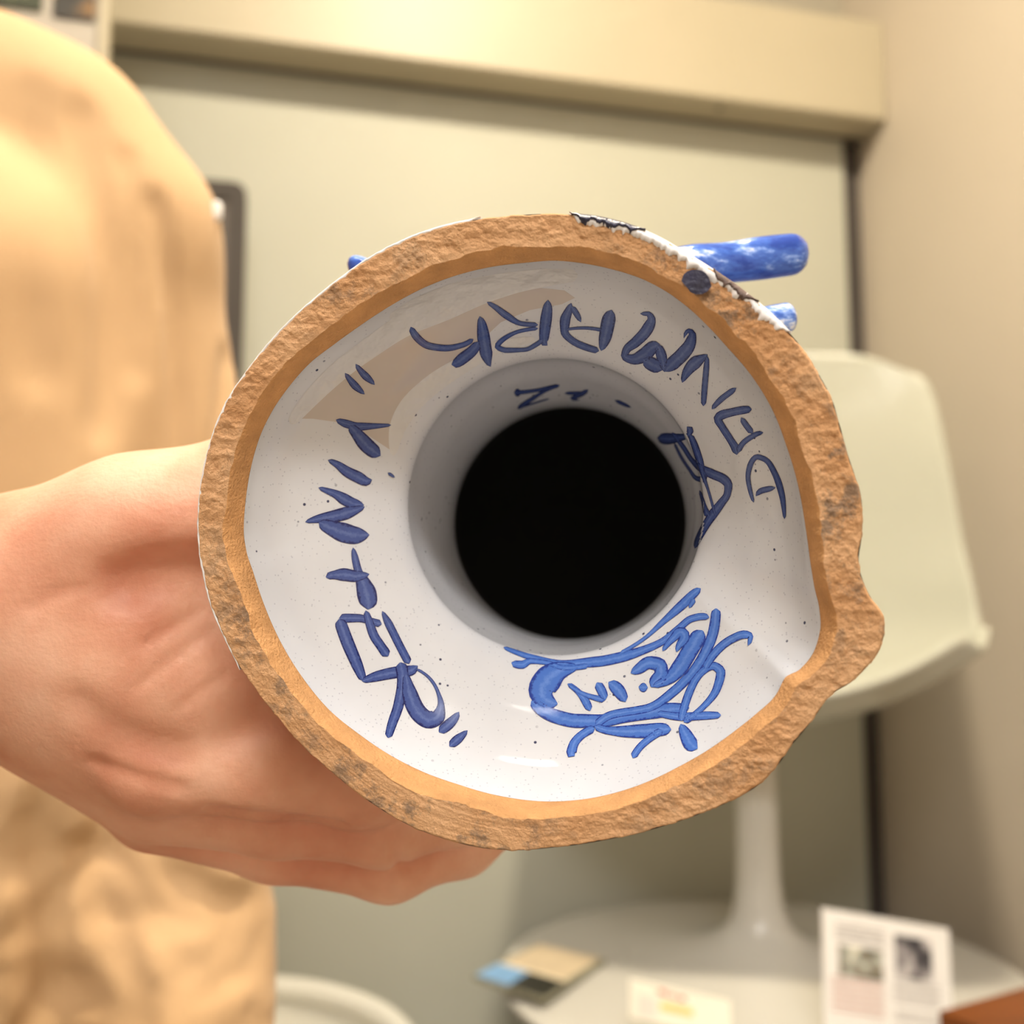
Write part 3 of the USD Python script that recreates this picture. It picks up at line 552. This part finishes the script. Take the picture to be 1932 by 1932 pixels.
for pl_, rad, dp in [([(295,380),(322,527),(335,700),(347,900)], .007, .014), ([(436,600),(425,720),(402,880)], .006, .010), ([(150,220),(185,400),(205,620),(190,800)], .012, .005), ([(60,180),(45,400),(70,700)], .013, .004), ([(240,300),(262,480),(258,700)], .008, .006),
    ([(300,1640),(390,1690),(480,1700)], .006, .011), ([(300,1880),(390,1810),(490,1785)], .006, .012), ([(250,1700),(320,1790),(330,1900)], .006, .010), ([(150,1600),(230,1780),(270,1932)], .009, .010), ([(300,1720),(360,1735),(430,1690)], .005, .010), ([(380,1880),(440,1840),(505,1820)], .005, .009),
    ([(330,1680),(360,1760),(330,1830)], .005, .009), ([(200,1520),(240,1660),(310,1700)], .007, .010), ([(60,1560),(100,1750),(60,1932)], .010, .010), ([(400,1720),(450,1760),(500,1740)], .005, .008)]:
    P_ = [jk_hit(*spline(pl_, 9)[0][i]) for i in range(9)]; P_ = [p for p in P_ if p is not None]
    for a, b in zip(P_[:-1], P_[1:]):
        if np.linalg.norm(a - b) > .08: continue
        i0 = np.maximum(((np.minimum(a, b) - 4 * rad - jlo) / jh).astype(int), 0); i1 = np.minimum(((np.maximum(a, b) + 4 * rad - jlo) / jh).astype(int) + 2, G.shape[:3]); sl = tuple(slice(x, y) for x, y in zip(i0, i1))
        cd = capsule(G[sl], a, b, 0, 0); groove[sl] = np.maximum(groove[sl], dp * np.exp(-(cd / rad) ** 2) - .35 * dp * np.exp(-((cd - 2.2 * rad) / rad) ** 2))
d = d + groove
cuff = ELR + (WRR - ELR) * .30; cd = WRR - ELR; cd /= np.linalg.norm(cd)
near = np.linalg.norm(G - cuff.astype(np.float32), axis=-1) < .09
d = np.where(near, np.maximum(d, (G - cuff.astype(np.float32)) @ cd.astype(np.float32)), d)
d = np.maximum(d, -capsule(G, neck - pz * .01, neck + pz * .2, .062, .062))
d[0] = np.maximum(d[0], .001); d[:, :, 0] = np.maximum(d[:, :, 0], .001)
jk = surface_nets(gaussian_filter(d, .7), jlo, jh); del d, G, s_ax, f_ax, z, fold, crump
JK = part(ps, 'jacket', jk, m_jacket, smooth=True, label='tan cotton jacket with soft folds')
# white thread on the sleeve seam
tg = box((-.003, -.003, -.006), (.003, .003, .006), .002); tg.apply_translation(Q(409, 398, .60)); part(JK, 'seam_tag', tg, m_paper, label='small white tag at the sleeve')
# trousers, shoes, hair
glo, ghi = np.array([-.70, .30, .05]), np.array([-.05, 1.0, 1.0]); G = make_grid(glo, ghi, .010)
d = fuse(G, [(hipL, kL, .098, .082), (kL, aL, .08, .07), (hipR, kR, .098, .082), (kR, aR, .08, .07), (hipL, hipR, .105, .105)], .03); d = np.maximum(d, .10 - G[..., 2]); d = np.maximum(d, G[..., 2] - .78)
part(ps, 'trousers', surface_nets(d, glo, .010), m_trouser, smooth=True)
for a_ in (aL, aR):
    glo = a_ + np.array([-.22, -.26, -.12]); G = make_grid(glo, a_ + np.array([.22, .22, .1]), .008)
    d = fuse(G, [(a_ - pz * .045, a_ + fd * .15 - pz * .05, .045, .040), (a_, a_ - pz * .05, .045, .045)], .02); d = np.maximum(d, .003 - G[..., 2])
    part(ps, 'shoe', surface_nets(d, glo, .008), m_shoe, smooth=True)
glo = head - .2; G = make_grid(glo, head + .2, .008)
d = ellipsoid(G, head + pz * .02 - fd * .012, (.088, .104, .118)); d = np.maximum(d, -((G - head) @ (pz * .75 - fd * .75) + .03)); d = np.maximum(d, -ellipsoid(G, head, (.074, .092, .112)))
part(ps, 'hair', surface_nets(d, glo, .008), m_hair, smooth=True)

# ------------------------------------------------------------------ chair on its round base
DC = 1.36; CC = Q(1418, 1160, DC); CC = np.array([CC[0], CC[1], 0.0]); ZBASE = .553
cfd = -CC / np.linalg.norm(CC)            # chair faces the camera's place
csd = np.array([-cfd[1], cfd[0], 0])
def cpt(x, y, z): return CC + csd * x + cfd * y + np.array([0, 0, z])     # x to the picture's right, y towards the front
if csd[0] < 0: csd = -csd
pl = thing('display_plinth', 'round grey painted plinth under the white pedestal chair', 'plinth', CC)
part(pl, 'plinth_drum', lathe([(0, .0), (.285, .0), (.29, .004), (.29, ZBASE - .014), (.286, ZBASE - .010), (0, ZBASE - .010)], CC, 96), m_plinth)
ch_ = thing('pedestal_chair', 'white moulded shell chair on a slim trumpet pedestal beside the right wall', 'chair', CC + pz * ZBASE)
prof = [(0, -.010), (.330, -.010), (.338, -.006), (.339, 0), (.335, .004), (.28, .009), (.22, .016), (.16, .022), (.115, .030), (.086, .037), (.063, .046), (.047, .057), (.038, .069), (.032, .088), (.0285, .125), (.027, .20), (.0265, .325), (.030, .335), (.05, .345), (0, .347)]
part(ch_, 'pedestal', lathe([(r, z + ZBASE) for r, z in prof], CC, 128), m_base, smooth=60)
# shell: rows from the top of the back to the front lip: (y, z, half width, edge forward curl, edge rise)
rows = np.array([(-.200, 1.422, .235, .02, 0), (-.196, 1.36, .262, .03, 0), (-.185, 1.26, .272, .05, 0), (-.172, 1.14, .280, .07, .0), (-.155, 1.03, .286, .10, .01), (-.120, .960, .288, .10, .03), (-.06, .912, .285, .06, .078), (.02, .894, .278, .03, .106), (.10, .892, .268, .0, .113), (.165, .905, .250, -.02, .080), (.205, .930, .226, -.04, .064), (.222, .930, .216, -.05, .060)])
rv = PchipInterpolator(np.linspace(0, 1, len(rows)), rows)(np.linspace(0, 1, 60)); sx = np.sin(np.linspace(-1, 1, 61) * np.pi / 2)
def shell(off):
    e = np.abs(sx) ** 2.2; e4 = np.abs(sx) ** 3
    top = np.exp(-np.arange(60) / 3.0)
    x = rv[:, 2:3] * sx; y = rv[:, 0:1] + rv[:, 3:4] * e; z = rv[:, 1:2] + rv[:, 4:5] * e - .045 * top[:, None] * np.abs(sx) ** 5
    return CC + x[..., None] * csd + y[..., None] * cfd + z[..., None] * pz
S = shell(0); du = np.gradient(S, axis=0); dv = np.gradient(S, axis=1); nn = np.cross(du, dv); nn /= np.linalg.norm(nn, axis=-1, keepdims=True)
if nn[40, 30, 2] < 0: nn = -nn
nn = gaussian_filter(nn, (9, 9, 0), mode='nearest'); nn /= np.linalg.norm(nn, axis=-1, keepdims=True)
Bk = S - nn * .012
def closed_sheet(F, B):
    n, m = F.shape[:2]; a = grid_mesh(F); b = grid_mesh(B, flip=True)
    rim = np.r_[[(0, j) for j in range(m)], [(i, m - 1) for i in range(1, n)], [(n - 1, j) for j in range(m - 2, -1, -1)], [(i, 0) for i in range(n - 2, 0, -1)]]
    rf, rb = F[rim[:, 0], rim[:, 1]], B[rim[:, 0], rim[:, 1]]; mid = (rf + rb) / 2; cen = F.reshape(-1, 3).mean(0)
    nxt = np.roll(mid, -1, 0) - np.roll(mid, 1, 0); o = np.cross(nxt, rf - rb); o /= np.linalg.norm(o, axis=1, keepdims=True)
    if np.mean(np.sum(o * (mid - cen), 1)) < 0: o = -o
    w = np.linalg.norm(rf - rb, axis=1, keepdims=True) * .5
    rows_ = [rf, mid + (rf - rb) * .3 + o * w * .7, mid + o * w, mid - (rf - rb) * .3 + o * w * .7, rb]
    c_ = grid_mesh(np.array(rows_), True); out = trimesh.util.concatenate([a, b, c_]); out.merge_vertices(); trimesh.repair.fix_normals(out); return out
part(ch_, 'seat_shell', closed_sheet(S, Bk), m_white2, smooth=70)

# second white shell at the lower left: only its rim shows
C2 = Q(330, 2010, 1.12); C2 = np.array([C2[0], C2[1] , 0])
tb = thing('tub_chair', 'white moulded tub chair showing only its curved rim behind the tan jacket', 'chair', C2)
def tubp(a, f):      # a around, f 0 rim .. 1 bottom
    rr_ = .254 * (1 - f ** 2.2 * .75); zz = .520 - f * .20
    return C2 + np.stack([rr_ * np.cos(a), rr_ * np.sin(a) * .95, zz + 0 * a], -1)
ag = np.arange(96) / 96 * 2 * np.pi; F_ = np.array([tubp(ag, f) for f in np.linspace(0, 1, 24)])
inner = F_ + np.array([0, 0, .0]); cen = np.array([*C2[:2], .42]); outr = cen + (F_ - cen) * 1.06 - pz * .01
part(tb, 'tub_shell', trimesh.util.concatenate([grid_mesh(F_, True, True), grid_mesh(outr, True)]), m_white, smooth=60)
part(tb, 'rim', tube(np.vstack([(F_[0] + outr[0]) / 2, ((F_[0] + outr[0]) / 2)[:2]]), .0155, 16, False), m_white, smooth=True)
part(tb, 'seat_cushion', lathe([(0, .03), (.10, .03), (.125, .02), (.13, 0), (0, 0)], (C2[0], C2[1], .34), 48), m_white)
part(tb, 'pedestal', lathe([(0, 0), (.22, 0), (.222, .006), (.15, .018), (.07, .05), (.035, .12), (.03, .30), (0, .305)], C2, 64), m_white)

# ------------------------------------------------------------------ papers on the base
def on_z(px, py, z):
    d_ = ray(px, py); k = (z - CAM[2]) / d_[2]; return CAM + k * d_
def ground(x, y):
    r = math.hypot(x - CC[0], y - CC[1]); pr = np.array(prof[3:16]); return ZBASE + float(np.interp(r, pr[::-1, 0][::-1][np.argsort(pr[:, 0])] if False else np.sort(pr[:, 0]), pr[np.argsort(pr[:, 0]), 1]))
def flat(corners, up, th, mat, parent, name, n=1, lift=0.0, **kw):
    """thin slab from four corners (in order)."""
    c_ = np.array(corners) + up * lift; top = c_ + up * th; v = np.vstack([c_, top]); m = trimesh.convex.convex_hull(v); return part(parent, name, m, mat, smooth=False, **kw)
def quadpt(c_, u, v): return (c_[0] * (1 - u) + c_[1] * u) * (1 - v) + (c_[3] * (1 - u) + c_[2] * u) * v
def sub(c_, u0, u1, v0, v1): return [quadpt(c_, u0, v0), quadpt(c_, u1, v0), quadpt(c_, u1, v1), quadpt(c_, u0, v1)]
m_grey = plain('grey_print', (.55, .52, .49), .6, .15, 300); m_pink = plain('pink_print', (.72, .52, .46), .6, .12, 200); m_red = plain('red_print', (.62, .09, .05), .6, .1, 80); m_yel = plain('yellow_print', (.85, .66, .22), .6, .08, 60)
def photo_mat(name, stops, scale):
    return M(name, {'tc': ('texture_coordinate', {}), 'n': ('noise_texture', {'scale': scale, 'detail': 2.0}), 'r': ('rgb_ramp', {'ramp': stops}), 'p': ('principled_bsdf', {'roughness': .5})},
        [('tc.object', 'n.vector'), ('n.fac', 'r.fac'), ('r.color', 'p.base_color')])
m_ph1 = photo_mat('colour_photo', [(.32, (.10, .13, .11)), (.45, (.28, .23, .16)), (.55, (.36, .40, .36)), (.64, (.80, .76, .60))], 45)
m_ph2 = photo_mat('grey_photo', [(.36, (.03, .03, .035)), (.48, (.12, .11, .12)), (.60, (.50, .47, .46))], 40)
def standing_card(px, d, h, label, tilt=.12):
    """card standing on the chair base: its two upper corners are seen at px, its foot rests on the base."""
    a, b = Q(*px[0], d[0]), Q(*px[1], d[1]); back = np.array([a[0] + b[0], a[1] + b[1], 0]); back /= np.linalg.norm(back)
    dn = -pz * math.cos(tilt) - back * math.sin(tilt); fa = a + dn * h; fb = b + dn * h; g0 = max(ground(*fa[:2]), ground(*fb[:2]))
    return [a, b, fb, fa], np.cross(b - a, fa - a) / np.linalg.norm(np.cross(b - a, fa - a))
def fit_h(px, d):
    a, b = Q(*px[0], d[0]), Q(*px[1], d[1]); return min(a[2], b[2]) - ZBASE - .012
card = [(1551, 1713), (1790, 1753)]; dd = (1.06, 1.08)
c4, up = standing_card(card, dd, fit_h(card, dd) * 1.0, '')
if up[1] > 0: up = -up
cd1 = thing('info_card', 'tall white information card with two small pictures standing on the chair base', 'card', (c4[2] + c4[3]) / 2)
part(cd1, 'card_sheet', trimesh.convex.convex_hull(np.vstack([np.array(c4), np.array(c4) - up * .002])), m_paper, smooth=False)
flat(sub(c4, .12, .46, .28, .53), up, .0006, m_ph1, cd1, 'printed_photo', lift=.0002, label='small colour picture'); flat(sub(c4, .56, .85, .12, .47), up, .0006, m_ph2, cd1, 'printed_photo', lift=.0002, label='small grey picture')
for v0 in (.10, .14, .18, .22): flat(sub(c4, .10, .48, v0, v0 + .018), up, .0004, m_grey, cd1, 'text_line', lift=.0002)
for v0 in (.55, .60, .65, .70, .75, .80): flat(sub(c4, .06, .46, v0, v0 + .022), up, .0004, m_pink, cd1, 'text_line', lift=.0002)
for v0 in (.50, .55, .60, .65, .75, .80): flat(sub(c4, .54, .90, v0, v0 + .018), up, .0004, m_grey, cd1, 'text_line', lift=.0002)
st = trimesh.convex.convex_hull(np.array([quadpt(c4, .35, .4) - up * .002, quadpt(c4, .65, .4) - up * .002, quadpt(c4, .7, 1) - up * .05, quadpt(c4, .3, 1) - up * .05, quadpt(c4, .35, .42) - up * .004]))
card = [(1188, 1846), (1378, 1888)]; dd = (1.08, 1.09)
c4, up = standing_card(card, dd, fit_h(card, dd), '')
if up[1] > 0: up = -up
cd2 = thing('price_card', 'small cream card with a red heading at the bottom edge of the view', 'card', (c4[2] + c4[3]) / 2)
part(cd2, 'card_sheet', trimesh.convex.convex_hull(np.vstack([np.array(c4), np.array(c4) - up * .002])), plain('cream_card', (.90, .87, .74), .6, .01, 30), smooth=False)
for u0, u1, v0, v1 in ((.28, .36, .12, .22), (.37, .39, .16, .23), (.40, .46, .17, .24), (.48, .55, .17, .27)): flat(sub(c4, u0, u1, v0, v1), up, .0005, m_red, cd2, 'heading_print', lift=.0002)
flat(sub(c4, .30, .62, .42, .62), up, .0005, m_yel, cd2, 'yellow_print', lift=.0002); flat(sub(c4, .08, .26, .36, .9), up, .0004, plain('pale_print', (.78, .74, .66), .6, .05, 60), cd2, 'pale_print', lift=.0002)
# booklet lying over the edge of the base
zb = ZBASE + .018
bc = [on_z(893, 1850, zb - .004), on_z(1012, 1790, zb), on_z(1143, 1820, zb), on_z(1026, 1894, zb - .004)]
bk = thing('booklet', 'tan booklet with blue and black stripes lying over the edge of the chair base', 'booklet', np.mean(bc, 0))
m_bkd = plain('black_print', (.012, .012, .008), .4, .2, 40); m_bkt = plain('tan_print', (.60, .49, .33), .5, .10, 30); m_bkb = plain('sky_blue_print', (.20, .40, .68), .5, .08, 30); m_bko = plain('olive_print', (.26, .25, .18), .5, .1, 30)
flat(bc, pz, .006, m_bko, bk, 'pages')
# corners: 0 left, 1 top, 2 right, 3 bottom; side 0-3 faces the camera's left
flat(sub(bc, .40, 1, .05, .93), pz, .0012, m_bkt, bk, 'cover_picture', lift=.006); flat(sub(bc, .36, .42, .03, .95), pz, .0012, plain('pale_border', (.80, .70, .50), .5, .03, 30), bk, 'cover_border', lift=.006)
flat(sub(bc, .02, .36, .02, .50), pz, .0012, m_bkb, bk, 'blue_stripe', lift=.006); flat(sub(bc, .02, .36, .47, .98), pz, .0012, m_bkd, bk, 'black_stripe', lift=.006)

# ------------------------------------------------------------------ teak table at the lower right
tz = .70; t0, t1, t3 = on_z(1772, 1908, tz), on_z(1960, 1855, tz), on_z(1782, 2120, tz)
ux = (t1 - t0); ux[2] = 0; ux /= np.linalg.norm(ux); uy = np.array([ux[1], -ux[0], 0])
tq = [t0, t0 + ux * .40, t0 + ux * .40 + uy * .45, t0 + uy * .45]
tt = thing('teak_table', 'orange-brown teak table whose corner shows at the lower right', 'table', np.append(np.mean(tq, 0)[:2], 0))
part(tt, 'tabletop', trimesh.convex.convex_hull(np.vstack([np.array(tq), np.array(tq) - pz * .028])), m_teak, smooth=False)
for u in (.06, .94):
    for v in (.06, .94):
        q = quadpt(np.array(tq), u, v); part(tt, 'leg', tube([np.array([q[0], q[1], 0]), np.array([q[0], q[1], tz - .027])], [.014, .02], 20), m_teak, smooth=50)

# ------------------------------------------------------------------ left: dark board and picture panel
b0 = on_plane(200, 345, .13); b1 = on_plane(466, 345, .13); zt = b1[2] - .0
tb0, tb1 = (b0 - K) @ TT, (b1 - K) @ TT
def rounded(t0, t1, z0, z1, r, n0, n1):
    pg = shapely.box(t0 + r, z0 + r, t1 - r, z1 - r).buffer(r, quad_segs=10); e = trimesh.creation.extrude_polygon(pg, n1 - n0, engine='earcut'); v = e.vertices
    w = K + v[:, :1] * TT + (n0 + v[:, 2:]) * NN + v[:, 1:2] * pz; return trimesh.Trimesh(w, e.faces, process=False)
bd = thing('framed_board', 'dark grey board with rounded corners standing behind the tan sleeve', 'board', rm((tb0 + tb1) / 2, .11, 0))
part(bd, 'board_panel', rounded(tb0, tb1 - .018, .06, zt - .02, .01, .10, .125), m_dark, smooth=30)
pg = shapely.box(tb0 + .0, .0 + .02, tb1 - .02, zt - .02).buffer(.02); hole = shapely.box(tb0 + .01, .06, tb1 - .030, zt - .032).buffer(.006)
e = trimesh.creation.extrude_polygon(pg.difference(hole), .035, engine='earcut'); v = e.vertices
part(bd, 'frame', trimesh.Trimesh(K + v[:, :1] * TT + (.095 + v[:, 2:]) * NN + v[:, 1:2] * pz, e.faces, process=False), m_darkrim, smooth=30)
# white picture panel hanging at upper left
n_p = .42; p1 = on_plane(205, 40, n_p); tp1 = (p1 - K) @ TT; zlow = on_plane(205, 240, n_p)[2]
pp = thing('picture_panel', 'white panel with dark pictures hanging at the upper left behind the shoulder', 'panel', rm(tp1 - .3, n_p, zlow))
part(pp, 'panel_sheet', rbox(tp1 - .60, tp1 - .012, n_p - .02, n_p, zlow, H, .002), plain('panel_white', (.46, .42, .36), .6, .02, 5), smooth=30); part(pp, 'panel_edge', rbox(tp1 - .012, tp1, n_p - .022, n_p + .004, zlow, H, .002), m_beam, smooth=30)
z1_, z2_ = on_plane(140, 38, n_p)[2], on_plane(50, 20, n_p)[2]; ta, tb_ = (on_plane(100, 20, n_p) - K) @ TT, (on_plane(180, 20, n_p) - K) @ TT; tc_, td_ = (on_plane(-10, 20, n_p) - K) @ TT, (on_plane(80, 20, n_p) - K) @ TT
m_pa = photo_mat('dark_picture', [(.38, (.025, .022, .02)), (.52, (.05, .045, .035)), (.64, (.22, .12, .04))], 30); m_pb = photo_mat('green_picture', [(.38, (.03, .03, .015)), (.52, (.06, .075, .04)), (.64, (.20, .17, .10))], 30)
part(pp, 'picture', rbox(ta, tb_, n_p, n_p + .003, z1_, z1_ + .12, .001), m_pa, smooth=False); part(pp, 'picture', rbox(tc_, td_, n_p, n_p + .003, z2_, z2_ + .12, .001), m_pb, smooth=False)

# ceiling lamp housings; two are added deep baffles keeping light off the wall
m_lamp = plain('lamp_white', (.8, .8, .78), .4, .01, 4)
for i, (x, y, s, hd, w_) in enumerate(((.20, .52, .16, .09, 'nearest the back wall'), (-.12, -.18, .37, .30, 'right above the viewer with added baffle walls'), (.10, -1.5, .71, .16, 'behind the viewer, added as fill light with a baffle'), (-.80, .62, .16, .09, 'above the person'))):
    lt = thing('ceiling_lamp', 'white square ceiling lamp ' + w_, 'lamp', (x, y, H)); e = trimesh.creation.extrude_polygon(shapely.box(-s/2-.02, -s/2-.02, s/2+.02, s/2+.02).difference(shapely.box(-s/2, -s/2, s/2, s/2)), hd, engine='earcut'); e.apply_translation((x, y, H - hd))
    part(lt, 'housing', e, m_lamp, smooth=30)
